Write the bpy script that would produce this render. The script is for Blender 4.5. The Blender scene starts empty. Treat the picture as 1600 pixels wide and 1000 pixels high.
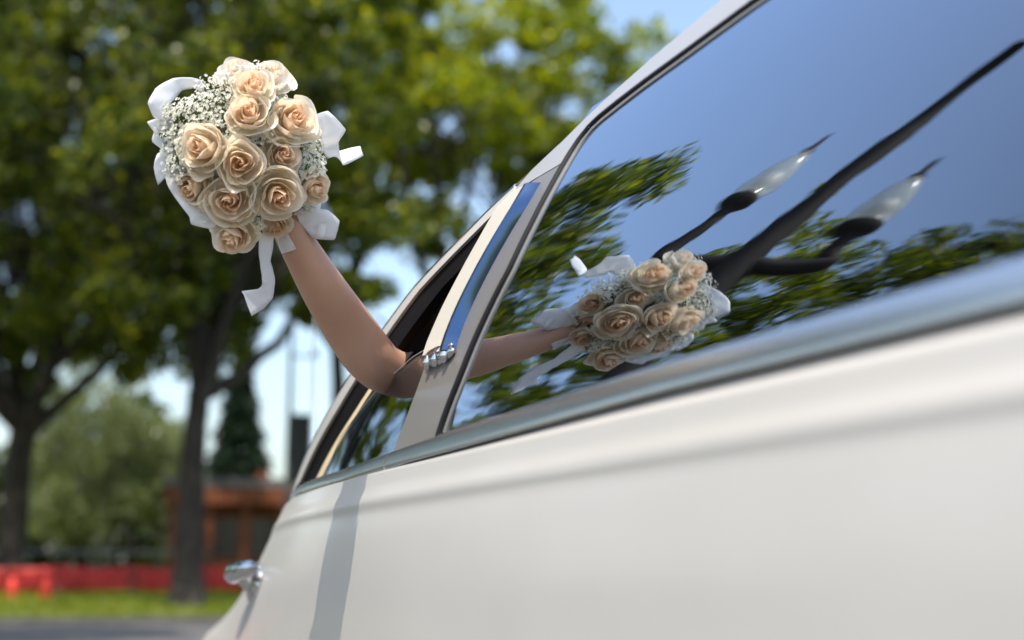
import bpy, bmesh, math, random
import numpy as np
from mathutils import Vector, Matrix

R_ = math.radians
scene = bpy.context.scene
COL = scene.collection

# ------------------------------------------------------------------ camera
cam = bpy.data.cameras.new('camera')
cam_ob = bpy.data.objects.new('camera', cam)
COL.objects.link(cam_ob)
scene.camera = cam_ob
cam.sensor_width = 36.0
cam.lens = 50.0
cam.clip_start = 0.05
cam.clip_end = 2000.0
cam.dof.use_dof = True
cam.dof.focus_distance = 2.14
cam.dof.aperture_fstop = 2.3
YAW, PITCH = 22.8103, 10.3288
cam_ob.location = (0.0, 0.0, 0.80)
cam_ob.rotation_euler = (R_(90 + PITCH), 0, R_(-YAW))

# ------------------------------------------------------------------ sky, sun, exposure
SUN_DIR = Vector((-0.30, -0.33, 1.0)).normalized()
SUN_EL = math.asin(SUN_DIR.z)
world = bpy.data.worlds.new('World')
scene.world = world
world.use_nodes = True
nt = world.node_tree
nt.nodes.clear()
sky = nt.nodes.new('ShaderNodeTexSky')
sky.sky_type = 'NISHITA'
sky.sun_disc = False
sky.sun_elevation = SUN_EL
sky.sun_rotation = math.atan2(SUN_DIR.x, SUN_DIR.y)
sky.air_density = 1.15
sky.dust_density = 2.8
sky.ozone_density = 1.2
bg = nt.nodes.new('ShaderNodeBackground')
bg.inputs['Strength'].default_value = 0.15
wo = nt.nodes.new('ShaderNodeOutputWorld')
nt.links.new(sky.outputs[0], bg.inputs[0])
nt.links.new(bg.outputs[0], wo.inputs[0])

sun = bpy.data.lights.new('sun', 'SUN')
sun.energy = 2.6
sun.angle = R_(0.53)
sun.color = (1.0, 0.925, 0.81)
sun_ob = bpy.data.objects.new('sun', sun)
COL.objects.link(sun_ob)
sun_ob.rotation_euler = SUN_DIR.to_track_quat('Z', 'Y').to_euler()
sun_ob.location = SUN_DIR * 60

scene.view_settings.view_transform = 'Standard'
scene.view_settings.look = 'None'
scene.view_settings.exposure = 1.0
scene.view_settings.gamma = 1.0
scene.view_settings.use_curve_mapping = False
scene.render.engine = 'CYCLES'
scene.cycles.use_denoising = True
scene.cycles.max_bounces = 10
scene.cycles.transparent_max_bounces = 12
scene.cycles.caustics_reflective = False
scene.cycles.caustics_refractive = False
scene.cycles.sample_clamp_indirect = 8.0

# ------------------------------------------------------------------ helpers
def tag(o, label=None, cat=None, group=None, kind=None):
    if label: o['label'] = label
    if cat: o['category'] = cat
    if group: o['group'] = group
    if kind: o['kind'] = kind
    return o

def empty(name, loc=(0, 0, 0)):
    o = bpy.data.objects.new(name, None)
    o.location = loc
    o.empty_display_size = 0.2
    COL.objects.link(o)
    return o

def mesh_obj(name, verts, faces, mat=None, parent=None, smooth=True, origin=None):
    me = bpy.data.meshes.new(name)
    v = [tuple(p) for p in verts]
    me.from_pydata(v, [], faces)
    if smooth:
        me.polygons.foreach_set('use_smooth', [True] * len(me.polygons))
    me.update()
    o = bpy.data.objects.new(name, me)
    if mat: me.materials.append(mat)
    COL.objects.link(o)
    if parent:
        o.parent = parent
        o.location = -Vector(parent.matrix_basis.translation) if origin is None else origin
        # geometry below is given in world coordinates; things sit unrotated at their base
        if parent.parent:
            o.location = o.location - Vector(parent.parent.matrix_basis.translation)
    return o

def quad_mesh_np(name, P, mat, parent=None):
    """P: (n,4,3) array of quads -> one mesh, quickly."""
    n = P.shape[0]
    me = bpy.data.meshes.new(name)
    me.vertices.add(n * 4)
    me.vertices.foreach_set('co', P.reshape(-1).astype(np.float32))
    me.loops.add(n * 4)
    me.loops.foreach_set('vertex_index', np.arange(n * 4, dtype=np.int32))
    me.polygons.add(n)
    me.polygons.foreach_set('loop_start', np.arange(0, n * 4, 4, dtype=np.int32))
    me.polygons.foreach_set('loop_total', np.full(n, 4, dtype=np.int32))
    me.update(calc_edges=True)
    me.materials.append(mat)
    o = bpy.data.objects.new(name, me)
    COL.objects.link(o)
    if parent:
        o.parent = parent
        o.location = -Vector(parent.location)
    return o

def grid_faces(nu, nv, closed_v=False, base=0):
    f = []
    for i in range(nu - 1):
        for j in range(nv if closed_v else nv - 1):
            j2 = (j + 1) % nv
            f.append((base + i * nv + j, base + (i + 1) * nv + j, base + (i + 1) * nv + j2, base + i * nv + j2))
    return f

def catmull(pts, n):
    p = np.asarray(pts, float)
    m = len(p)
    q = np.vstack([2 * p[0] - p[1], p, 2 * p[-1] - p[-2]])
    out = []
    ts = np.linspace(0, m - 1, n)
    for t in ts:
        i = min(int(t), m - 2)
        u = t - i
        a, b, c, d = q[i], q[i + 1], q[i + 2], q[i + 3]
        out.append(0.5 * (2 * b + (c - a) * u + (2 * a - 5 * b + 4 * c - d) * u * u + (3 * b - a - 3 * c + d) * u ** 3))
    return np.array(out)

def polyline(pts, n):
    p = np.asarray(pts, float)
    d = np.r_[0, np.cumsum(np.linalg.norm(np.diff(p, axis=0), axis=1))]
    s = np.linspace(0, d[-1], n)
    return np.stack([np.interp(s, d, p[:, k]) for k in range(p.shape[1])], 1)

def tube(pts, radii, segs=12, cap=True):
    """verts, faces of a tapered tube along 3-D points"""
    p = np.asarray(pts, float)
    n = len(p)
    t = np.gradient(p, axis=0)
    t /= np.linalg.norm(t, axis=1)[:, None] + 1e-12
    ref = np.array([0, 0, 1.0]) if abs(t[0][2]) < 0.9 else np.array([1.0, 0, 0])
    a = np.cross(t[0], ref); a /= np.linalg.norm(a)
    V = []
    for i in range(n):
        a = a - t[i] * (a @ t[i]); a /= np.linalg.norm(a) + 1e-12
        b = np.cross(t[i], a)
        for k in range(segs):
            w = 2 * math.pi * k / segs
            V.append(p[i] + radii[i] * (math.cos(w) * a + math.sin(w) * b))
    F = grid_faces(n, segs, True)
    if cap:
        F.append(tuple(range(segs - 1, -1, -1)))
        F.append(tuple(range((n - 1) * segs, n * segs)))
    return V, F

def join(parts):
    V, F = [], []
    for v, f in parts:
        b = len(V)
        V += [tuple(p) for p in v]
        F += [tuple(b + i for i in q) for q in f]
    return V, F

def box(x0, x1, y0, y1, z0, z1):
    V = [(x0, y0, z0), (x1, y0, z0), (x1, y1, z0), (x0, y1, z0), (x0, y0, z1), (x1, y0, z1), (x1, y1, z1), (x0, y1, z1)]
    F = [(0, 3, 2, 1), (4, 5, 6, 7), (0, 1, 5, 4), (1, 2, 6, 5), (2, 3, 7, 6), (3, 0, 4, 7)]
    return V, F

def lathe(profile, segs=24, loc=(0, 0, 0)):
    V = []
    for r, z in profile:
        for k in range(segs):
            w = 2 * math.pi * k / segs
            V.append((loc[0] + r * math.cos(w), loc[1] + r * math.sin(w), loc[2] + z))
    F = grid_faces(len(profile), segs, True)
    F.append(tuple(range(segs - 1, -1, -1)))
    F.append(tuple(range((len(profile) - 1) * segs, len(profile) * segs)))
    return V, F

# ------------------------------------------------------------------ materials
def principled(name, color, rough=0.5, metal=0.0, coat=0.0, coat_rough=0.05, spec=0.5):
    m = bpy.data.materials.new(name)
    m.use_nodes = True
    b = m.node_tree.nodes['Principled BSDF']
    b.inputs['Base Color'].default_value = (*color, 1)
    b.inputs['Roughness'].default_value = rough
    b.inputs['Metallic'].default_value = metal
    b.inputs['Coat Weight'].default_value = coat
    b.inputs['Coat Roughness'].default_value = coat_rough
    b.inputs['Specular IOR Level'].default_value = spec
    return m

def noise_color(m, c1, c2, scale, detail=4, lo=0.35, hi=0.65, bump=0.0, coord='Object', bscale=None):
    n = m.node_tree.nodes; l = m.node_tree.links
    b = n['Principled BSDF']
    tc = n.new('ShaderNodeTexCoord')
    t = n.new('ShaderNodeTexNoise'); t.inputs['Scale'].default_value = scale; t.inputs['Detail'].default_value = detail
    r = n.new('ShaderNodeValToRGB')
    r.color_ramp.elements[0].position = lo; r.color_ramp.elements[0].color = (*c1, 1)
    r.color_ramp.elements[1].position = hi; r.color_ramp.elements[1].color = (*c2, 1)
    l.new(tc.outputs[coord], t.inputs['Vector']); l.new(t.outputs['Fac'], r.inputs['Fac']); l.new(r.outputs['Color'], b.inputs['Base Color'])
    if bump:
        t2 = n.new('ShaderNodeTexNoise'); t2.inputs['Scale'].default_value = bscale or scale * 4; t2.inputs['Detail'].default_value = 5
        bp = n.new('ShaderNodeBump'); bp.inputs['Strength'].default_value = bump; bp.inputs['Distance'].default_value = 0.02
        l.new(tc.outputs[coord], t2.inputs['Vector']); l.new(t2.outputs['Fac'], bp.inputs['Height']); l.new(bp.outputs['Normal'], b.inputs['Normal'])
    return m

def leaf_material(name, cols, trans=0.45, rough=0.5):
    """diffuse + translucent leaf whose colour varies leaf by leaf"""
    m = bpy.data.materials.new(name); m.use_nodes = True
    n = m.node_tree.nodes; l = m.node_tree.links
    n.clear()
    out = n.new('ShaderNodeOutputMaterial')
    geo = n.new('ShaderNodeNewGeometry')
    ramp = n.new('ShaderNodeValToRGB')
    el = ramp.color_ramp.elements
    el[0].position = 0.0; el[0].color = (*cols[0], 1)
    el[1].position = 1.0; el[1].color = (*cols[-1], 1)
    for k, c in enumerate(cols[1:-1]):
        e = el.new((k + 1) / (len(cols) - 1)); e.color = (*c, 1)
    l.new(geo.outputs['Random Per Island'], ramp.inputs['Fac'])
    pr = n.new('ShaderNodeBsdfPrincipled'); pr.inputs['Roughness'].default_value = rough * .7
    pr.inputs['Specular IOR Level'].default_value = 0.6
    tr = n.new('ShaderNodeBsdfTranslucent')
    mixc = n.new('ShaderNodeMix'); mixc.data_type = 'RGBA'; mixc.blend_type = 'MULTIPLY'
    mixc.inputs['Factor'].default_value = 1.0
    mixc.inputs['B'].default_value = (1.6, 1.45, 0.5, 1)
    l.new(ramp.outputs['Color'], pr.inputs['Base Color'])
    l.new(ramp.outputs['Color'], mixc.inputs['A']); l.new(mixc.outputs['Result'], tr.inputs['Color'])
    mx = n.new('ShaderNodeMixShader'); mx.inputs['Fac'].default_value = trans
    l.new(pr.outputs[0], mx.inputs[1]); l.new(tr.outputs[0], mx.inputs[2]); l.new(mx.outputs[0], out.inputs[0])
    return m

def thin_material(name, color, trans=0.35, rough=0.55, obj_color=False, sheen=0.0, weave=0.0):
    """petal or ribbon: diffuse with some light passing through"""
    m = bpy.data.materials.new(name); m.use_nodes = True
    n = m.node_tree.nodes; l = m.node_tree.links
    n.clear()
    out = n.new('ShaderNodeOutputMaterial')
    pr = n.new('ShaderNodeBsdfPrincipled'); pr.inputs['Roughness'].default_value = rough
    pr.inputs['Base Color'].default_value = (*color, 1); pr.inputs['Specular IOR Level'].default_value = 0.3
    pr.inputs['Sheen Weight'].default_value = sheen
    tr = n.new('ShaderNodeBsdfTranslucent'); tr.inputs['Color'].default_value = (*color, 1)
    mx = n.new('ShaderNodeMixShader'); mx.inputs['Fac'].default_value = trans
    if obj_color:
        oi = n.new('ShaderNodeObjectInfo')
        tc = n.new('ShaderNodeTexCoord')
        nz = n.new('ShaderNodeTexNoise'); nz.inputs['Scale'].default_value = 2.2; nz.inputs['Detail'].default_value = 5
        vm = n.new('ShaderNodeMix'); vm.data_type = 'RGBA'; vm.blend_type = 'MULTIPLY'
        rr = n.new('ShaderNodeValToRGB')
        rr.color_ramp.elements[0].position = 0.3; rr.color_ramp.elements[0].color = (0.93, 0.88, 0.82, 1)
        rr.color_ramp.elements[1].position = 0.7; rr.color_ramp.elements[1].color = (1, 1, 1, 1)
        l.new(tc.outputs['Object'], nz.inputs['Vector']); l.new(nz.outputs['Fac'], rr.inputs['Fac'])
        vm.inputs['Factor'].default_value = 1.0
        l.new(oi.outputs['Color'], vm.inputs['A']); l.new(rr.outputs['Color'], vm.inputs['B'])
        l.new(vm.outputs['Result'], pr.inputs['Base Color']); l.new(vm.outputs['Result'], tr.inputs['Color'])
    if weave:
        tc = n.new('ShaderNodeTexCoord')
        nz = n.new('ShaderNodeTexNoise'); nz.inputs['Scale'].default_value = 90; nz.inputs['Detail'].default_value = 3
        bp = n.new('ShaderNodeBump'); bp.inputs['Strength'].default_value = weave; bp.inputs['Distance'].default_value = 0.002
        l.new(tc.outputs['Object'], nz.inputs['Vector']); l.new(nz.outputs['Fac'], bp.inputs['Height']); l.new(bp.outputs['Normal'], pr.inputs['Normal'])
    l.new(pr.outputs[0], mx.inputs[1]); l.new(tr.outputs[0], mx.inputs[2]); l.new(mx.outputs[0], out.inputs[0])
    return m

def glass_material(name, tint, refl, ripple=0.0):
    """coated window pane: part mirror, part tinted see-through"""
    m = bpy.data.materials.new(name); m.use_nodes = True
    n = m.node_tree.nodes; l = m.node_tree.links
    n.clear()
    out = n.new('ShaderNodeOutputMaterial')
    tp = n.new('ShaderNodeBsdfTransparent'); tp.inputs['Color'].default_value = (*tint, 1)
    gl = n.new('ShaderNodeBsdfGlossy'); gl.inputs['Roughness'].default_value = 0.0
    gl.inputs['Color'].default_value = (0.80, 0.885, 1.0, 1)
    mx = n.new('ShaderNodeMixShader')
    lw = n.new('ShaderNodeLayerWeight'); lw.inputs['Blend'].default_value = 0.5
    mr = n.new('ShaderNodeMapRange')
    mr.inputs['From Min'].default_value = 0.2; mr.inputs['From Max'].default_value = 1.0
    mr.inputs['To Min'].default_value = refl[0]; mr.inputs['To Max'].default_value = refl[1]
    l.new(lw.outputs['Facing'], mr.inputs['Value'])
    l.new(mr.outputs['Result'], mx.inputs['Fac'])
    if ripple:
        tc = n.new('ShaderNodeTexCoord')
        mp = n.new('ShaderNodeMapping'); mp.inputs['Scale'].default_value = (7, 7, 9)
        nz = n.new('ShaderNodeTexNoise'); nz.inputs['Scale'].default_value = 1.0; nz.inputs['Detail'].default_value = 2.0
        bp = n.new('ShaderNodeBump'); bp.inputs['Strength'].default_value = 1.0; bp.inputs['Distance'].default_value = ripple
        l.new(tc.outputs['Object'], mp.inputs['Vector']); l.new(mp.outputs[0], nz.inputs['Vector'])
        l.new(nz.outputs['Fac'], bp.inputs['Height']); l.new(bp.outputs['Normal'], gl.inputs['Normal'])
    l.new(tp.outputs[0], mx.inputs[1]); l.new(gl.outputs[0], mx.inputs[2]); l.new(mx.outputs[0], out.inputs[0])
    return m

M_paint = principled('white_paint', (0.76, 0.745, 0.715), 0.4, 0, 0.5, 0.14)
noise_color(M_paint, (0.50, 0.478, 0.435), (0.525, 0.503, 0.46), 3.0)
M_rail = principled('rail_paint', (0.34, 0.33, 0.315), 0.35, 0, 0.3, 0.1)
M_cream = principled('cream_enamel', (0.66, 0.62, 0.53), 0.35, 0, 0.4, 0.08)
M_chrome = principled('chrome', (0.62, 0.62, 0.63), 0.06, 1.0)
M_blue = principled('chrome_sky_blue', (0.06, 0.105, 0.20), 0.12, 1.0)  # chrome with the sky's blue reflection put into its colour
M_steel = principled('brushed_trim', (0.74, 0.74, 0.73), 0.27, 1.0)
M_white_shaded = principled('shaded_white_paint', (0.17, 0.16, 0.145), 0.35, 0, 0.3, 0.06, spec=0.25)  # white paint of the pillar, its shade put into the grey
M_rubber = principled('black_rubber', (0.012, 0.012, 0.013), 0.6, spec=0.25)
M_dark = principled('dark_interior', (0.012, 0.012, 0.014), 0.8)
M_brown = principled('dark_brown_seal', (0.006, 0.005, 0.005), 0.8, spec=0.1)
M_tan = principled('tan_trim', (0.62, 0.48, 0.28), 0.5)
M_glass = glass_material('tinted_glass', (0.05, 0.05, 0.055), (0.06, 1.0), 0.0003)
M_glass_door = glass_material('door_glass', (0.72, 0.74, 0.73), (0.06, 0.55), 0.0)
M_frame_refl = principled('painted_reflection', (0.17, 0.165, 0.155), 0.3, 0, 0.3, 0.05)
M_gedge = principled('cut_glass_edge', (0.42, 0.46, 0.44), 0.2)
M_tyre = principled('tyre_rubber', (0.02, 0.02, 0.02), 0.8)

# ------------------------------------------------------------------ the setting
def ground_z(x, y):
    d = math.hypot(x, y)
    return float(np.interp(d, [0, 27.6, 30, 34, 60, 400], [0, 0.20, 0.30, 0.45, 0.62, 1.2]))

M_asphalt = principled('asphalt', (0.055, 0.055, 0.058), 0.85)
noise_color(M_asphalt, (0.06, 0.059, 0.058), (0.125, 0.120, 0.115), .8, 6, 0.35, 0.7, bump=0.3, bscale=60)
M_grass = principled('grass_ground', (0.06, 0.09, 0.02), 0.9)
noise_color(M_grass, (0.09, 0.12, 0.02), (0.17, 0.20, 0.03), 1.2, 6)
M_conc = principled('concrete', (0.34, 0.33, 0.31), 0.85)
noise_color(M_conc, (0.08, 0.078, 0.076), (0.12, 0.115, 0.11), 5)

# far terrain sheet, reaching the horizon
def ring_sheet(name, radii, zf, mat, kind='structure'):
    V, F = [], []
    seg = 72
    for r in radii:
        for k in range(seg):
            w = 2 * math.pi * k / seg
            V.append((r * math.cos(w), r * math.sin(w), zf(r)))
    F = grid_faces(len(radii), seg, True)
    o = mesh_obj(name, V, F, mat, smooth=False)
    tag(o, kind=kind)
    return o

V = [(0, 0, 0)] + [(27.2 * math.cos(2 * math.pi * k / 72), 27.2 * math.sin(2 * math.pi * k / 72), 0) for k in range(72)]
F = [(0, 1 + k, 1 + (k + 1) % 72) for k in range(72)]
tag(mesh_obj('road', V, F, M_asphalt, smooth=False), 'grey asphalt road under dappled shade', kind='structure')
tag(ring_sheet('kerb', [27.2, 27.205, 27.35], lambda r: 0.0 if r < 27.203 else 0.13, M_conc), 'pale concrete kerb along the grass verge')
tag(ring_sheet('lawn', [27.35, 28.6, 30, 34, 60, 200, 900], lambda r: float(np.interp(r, [27.35, 30, 34, 60, 200, 900], [0.126, 0.30, 0.45, 0.62, 0.8, 2.0])), M_grass), 'sunlit green lawn behind the kerb')

# blades of grass on the verge
rng = np.random.default_rng(5)
M_blade = leaf_material('grass_blades', [(0.13, 0.18, 0.012), (0.22, 0.27, 0.02), (0.30, 0.33, 0.03)], 0.5)
def gz(d):
    return np.interp(d, [27.35, 30, 34, 60], [0.126, 0.30, 0.45, 0.62])
n = 26000
az = rng.uniform(-0.35, 0.42, n); dd = 27.4 + rng.uniform(0, 1, n) ** 1.2 * 9.0
bx, by = dd * np.sin(az), dd * np.cos(az)
hh = rng.uniform(0.05, 0.15, n); wv = rng.uniform(0.012, 0.03, n); th = rng.uniform(0, 6.28, n)
lean = rng.normal(0, 0.04, (n, 2))
base = np.stack([bx, by, gz(dd) - 0.01], 1)
side = np.stack([np.cos(th) * wv, np.sin(th) * wv, np.zeros(n)], 1)
top = base + np.stack([lean[:, 0], lean[:, 1], hh], 1)
Q = np.stack([base - side, base + side, top + side * 0.4, top - side * 0.4], 1)
o = quad_mesh_np('grass', Q, M_blade)
tag(o, 'short bright green grass on the verge', kind='stuff')

# ------------------------------------------------------------------ limousine side surface: x as a function of y (along the car) and z
D0, TH0, KC, Z0 = 0.66, R_(12), R_(50), 1.0
BP = np.array([(.25, .69), (.3, .67), (.4, .64), (.5, .625), (.6, .618), (.7, .618), (.8, .622), (.85, .626), (.88, .6295), (.897, .632),
               (.905, .632), (.914, .6305), (.922, .633), (.932, .637), (.945, .6395), (.965, .643)])
def prof(z):
    z = np.asarray(z, float)
    a = np.minimum(TH0 + KC * (z - Z0), 1.2)
    up_ = D0 - (np.log(np.cos(a)) - np.log(np.cos(TH0))) / KC
    lo = np.interp(z, BP[:, 0], BP[:, 1])
    return np.where(z >= .965, up_, lo)
def tap(y, z):
    a = np.interp(z, [.62, .97], [.038, .10])
    t = np.maximum(0, np.asarray(y, float) - 2.0)
    return a * t * t
def SX(y, z, off=0.0):
    return prof(z) + tap(y, z) - off
def SP(y, z, off=0.0):
    return (float(SX(y, z, off)), float(y), float(z))
XC = 1.59

car = empty('limousine', (XC, 0.5, 0.0))
tag(car, 'white limousine with dark tinted side windows and a rear window rolled half down', 'car')

def panel(name, A, B, mat, offA, offB=None, thick=0.01, nu=40, nv=6, parent=car, smooth_curve=False):
    """solid skin between two (y,z) polylines on the car's side"""
    offB = offA if offB is None else offB
    a = catmull(A, nu) if smooth_curve else polyline(A, nu)
    b = catmull(B, nu) if smooth_curve else polyline(B, nu)
    V = []
    for i in range(nu):
        for j in range(nv):
            t = j / (nv - 1)
            y, z = a[i] * (1 - t) + b[i] * t
            V.append(SP(y, z, offA * (1 - t) + offB * t))
    n0 = len(V)
    V += [(v[0] + thick, v[1], v[2]) for v in V]
    f0 = grid_faces(nu, nv)
    F = list(f0) + [tuple(n0 + k for k in reversed(q)) for q in f0]
    rim = [i * nv for i in range(nu)] + [(nu - 1) * nv + j for j in range(1, nv)] + [i * nv + nv - 1 for i in range(nu - 2, -1, -1)] + [j for j in range(nv - 2, 0, -1)]
    for k in range(len(rim)):
        p, q = rim[k], rim[(k + 1) % len(rim)]
        F.append((q, p, n0 + p, n0 + q))
    o = mesh_obj(name, V, F, mat, parent)
    fix(o)
    return o

def fix(o, angle=35):
    """consistent normals, and sharp edges where panels fold"""
    bm = bmesh.new(); bm.from_mesh(o.data)
    bmesh.ops.recalc_face_normals(bm, faces=bm.faces)
    for e in bm.edges:
        if len(e.link_faces) == 2 and e.calc_face_angle(0) > R_(angle):
            e.smooth = False
    bm.to_mesh(o.data); bm.free()

def strip(name, path, width, mat, out=0.006, depth=0.02, nu=60, parent=car, rounded=True, curve=False, shift=0.0):
    """moulding or seal swept along a (y,z) path on the car's side"""
    p = catmull(path, nu) if curve else polyline(path, nu)
    t = np.gradient(p, axis=0); t /= np.linalg.norm(t, axis=1)[:, None]
    nrm = np.stack([-t[:, 1], t[:, 0]], 1)
    if rounded:
        prof_ = [(-.5, -depth), (-.5, 0), (-.42, out * .6), (-.25, out * .92), (0, out), (.25, out * .92), (.42, out * .6), (.5, 0), (.5, -depth)]
    else:
        prof_ = [(-.5, -depth), (-.5, out), (.5, out), (.5, -depth)]
    V = []
    w = width if hasattr(width, '__len__') else None
    wid = np.interp(np.linspace(0, 1, nu), np.linspace(0, 1, len(w)), w) if w is not None else np.full(nu, width)
    for i in range(nu):
        for s, h in prof_:
            y, z = p[i] + nrm[i] * (s + shift) * wid[i]
            V.append(SP(y, z, h))
    m = len(prof_)
    F = grid_faces(nu, m, True)
    F.append(tuple(range(m))); F.append(tuple(range((nu - 1) * m, nu * m))[::-1])
    o = mesh_obj(name, V, F, mat, parent)
    fix(o, 50)
    return o

# --- outlines, metres along the car / above the road
RUB = [(1.816, .975), (1.8158, .9907), (1.8051, 1.0222), (1.7829, 1.0682), (1.7645, 1.1234), (1.742, 1.1763), (1.7250, 1.2123), (1.7165, 1.2734),
       (1.7135, 1.3232), (1.7134, 1.3643), (1.712, 1.3950), (1.7022, 1.4154), (1.6800, 1.4250), (1.6372, 1.4315), (1.5657, 1.4392), (1.486, 1.4440),
       (1.4121, 1.4490), (1.3218, 1.4560), (1.0, 1.4600), (0.0, 1.4620), (-1.2, 1.4620)]
SIL = [(-3.0, 1.535), (0.0, 1.535), (1.30, 1.535), (1.45, 1.532), (1.5479, 1.5073), (1.6254, 1.4886), (1.6878, 1.4697), (1.7421, 1.4520), (1.7779, 1.4300), (1.8443, 1.4093), (1.919, 1.3887),
       (1.9893, 1.3681), (2.064, 1.3394), (2.1234, 1.322), (2.2402, 1.2873), (2.331, 1.24), (2.4062, 1.2043), (2.4966, 1.1722),
       (2.6246, 1.1236), (2.7629, 1.0698), (2.9912, 1.0059), (3.1146, .9801)]
SILIN = [(1.8935, 1.3653), (1.9436, 1.3488), (2.0187, 1.3222), (2.0771, 1.3039), (2.1866, 1.2692), (2.2679, 1.2232), (2.3302, 1.1889),
         (2.4119, 1.1545), (2.5167, 1.1062), (2.6448, 1.0587), (2.8135, .9939)]

# --- lower body
def body_mesh(name, y0, y1, ny, mat, mirror=False, zs=None):
    zs = np.r_[np.linspace(.28, .86, 24), np.linspace(.87, .972, 35)] if zs is None else zs
    ys = np.linspace(y0, y1, ny)
    V = []
    for y in ys:
        for z in zs:
            x, yy, zz = SP(y, z, 0.0)
            # soften the pressed crease
            x = float(np.mean([SX(y, min(z + k * .004, .972), 0) for k in (-1.5, -.75, 0, .75, 1.5)])) if z > .84 else x
            V.append((2 * XC - x if mirror else x, yy, zz))
    n0 = len(V)
    dx = -0.012 if mirror else 0.012
    nz = len(zs)
    F = grid_faces(ny, nz)
    V += [(v[0] + dx, v[1], v[2]) for v in V]
    F += [tuple(n0 + k for k in reversed(q)) for q in grid_faces(ny, nz)]
    for e in (0, (ny - 1) * nz):
        for j in range(nz - 1):
            F.append((e + j, e + j + 1, n0 + e + j + 1, n0 + e + j))
    o = mesh_obj(name, V, F, mat, car)
    fix(o)
    return o

side = body_mesh('side_panel', -3.4, 3.318, 140, M_paint)
quarter = body_mesh('quarter_panel', 3.324, 4.5, 40, M_paint)
body_mesh('far_side_panel', -3.4, 4.5, 60, M_paint, mirror=True)

# --- windows
zs = np.linspace(.972, 1.475, 100); ys = np.linspace(-1.25, 1.775, 90)
V = [SP(y, z, 0.0) for y in ys for z in zs]
glass = mesh_obj('window_glass', V, grid_faces(len(ys), len(zs)), M_glass, car)
glass['label'] = 'large dark mirror-like window pane'

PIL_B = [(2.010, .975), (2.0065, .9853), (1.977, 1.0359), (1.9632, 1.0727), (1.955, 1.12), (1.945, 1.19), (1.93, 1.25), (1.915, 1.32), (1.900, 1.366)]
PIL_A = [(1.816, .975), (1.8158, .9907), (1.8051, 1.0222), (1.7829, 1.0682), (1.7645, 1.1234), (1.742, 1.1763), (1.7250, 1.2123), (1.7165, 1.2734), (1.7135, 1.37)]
pillar = panel('pillar', PIL_A, PIL_B, M_white_shaded, 0.004, thick=0.03)
# painted corner of the door frame above the pillar, then the roof rail above the long window
ROOF_A = [(1.7135, 1.366), (1.712, 1.395), (1.7022, 1.4154), (1.6800, 1.4250), (1.6372, 1.4315), (1.5657, 1.4392), (1.486, 1.4440), (1.4121, 1.4490), (1.3218, 1.4560), (1.0, 1.4600), (0.0, 1.4620), (-1.2, 1.4620), (-3.0, 1.462)]
ROOF_B = [(1.900, 1.372), (1.89, 1.390), (1.8443, 1.4070), (1.7779, 1.4280), (1.7421, 1.4500), (1.6878, 1.4680), (1.6254, 1.4870), (1.5479, 1.5060), (1.45, 1.530), (1.30, 1.533), (0.6, 1.533), (-1.2, 1.533), (-3.0, 1.533)]
panel('roof_rail', ROOF_A, ROOF_B, M_rail, 0.005, thick=0.03, nu=120, nv=8)
seal = strip('window_seal', RUB, 0.0115, M_rubber, 0.008, 0.02, nu=160)

# pale strip inside the seal, painted as the frame's reflection in the glass
INS = [(1.8000, .995), (1.7905, 1.0200), (1.7690, 1.0660), (1.7505, 1.1200), (1.7290, 1.1720), (1.7130, 1.2100), (1.7050, 1.2734), (1.7020, 1.3232), (1.7015, 1.3643),
       (1.6990, 1.3930), (1.6900, 1.4070), (1.6700, 1.4150), (1.6320, 1.4210), (1.5650, 1.4295), (1.486, 1.4340), (1.4121, 1.4390), (1.3218, 1.4450), (1.0, 1.4500), (-1.2, 1.4520)]
strip('frame_reflection', INS, [.011, .010, .007, .004, .003, .003, .003], M_frame_refl, 0.003, 0.006, nu=160)

# rear door window frame and seals
def shiftp(p, dy, dz): return [(a + dy, b + dz) for a, b in p]
FR_OUT = [(1.919, 1.3870), (1.9893, 1.3665), (2.064, 1.3380), (2.1234, 1.3205), (2.2402, 1.2860), (2.331, 1.2385), (2.4062, 1.2030), (2.52, 1.1640), (2.68, 1.1000), (2.86, 1.0350), (3.06, .976)]
frame = panel('window_frame', FR_OUT, SILIN, M_paint, 0.004, thick=0.025, nu=60, nv=6)
strip('drip_moulding', FR_OUT, 0.008, M_chrome, 0.006, 0.015, nu=60)
IN1 = shiftp(SILIN, -0.02, -0.012)
panel('frame_seal', SILIN, shiftp(SILIN, -0.085, -0.010), M_brown, -0.002, -0.014, thick=0.02, nu=60)
TANP = [(2.30, 1.178), (2.39, 1.136), (2.49, 1.090), (2.60, 1.040), (2.72, .985)]
panel('inner_trim', TANP, shiftp(TANP, -0.075, -0.010), M_tan, -0.016, -0.016, thick=0.02, nu=30)
panel('run_channel', shiftp(TANP, -0.078, -0.010), shiftp(TANP, -0.17, -0.02), M_rubber, -0.018, -0.018, thick=0.02, nu=30)

# half lowered pane of the rear door
GT = [(2.50, .985), (2.4201, 1.0492), (2.32, 1.0800), (2.2359, 1.1048), (2.073, 1.137), (1.985, 1.143)]
GB = [(2.49, .970), (2.44, .970), (2.36, .970), (2.25, .970), (2.10, .970), (1.985, .970)]
door_glass = panel('door_glass', GT, GB, M_glass_door, -0.006, thick=0.004, nu=30, nv=14)
door_glass['label'] = 'clear half lowered window pane'

p = polyline(GT, 60)
V, F = tube([SP(y, z + .001, -.004) for y, z in p], [.0008] * 60, 6)
mesh_obj('glass_edge', V, F, M_gedge, door_glass)

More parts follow.
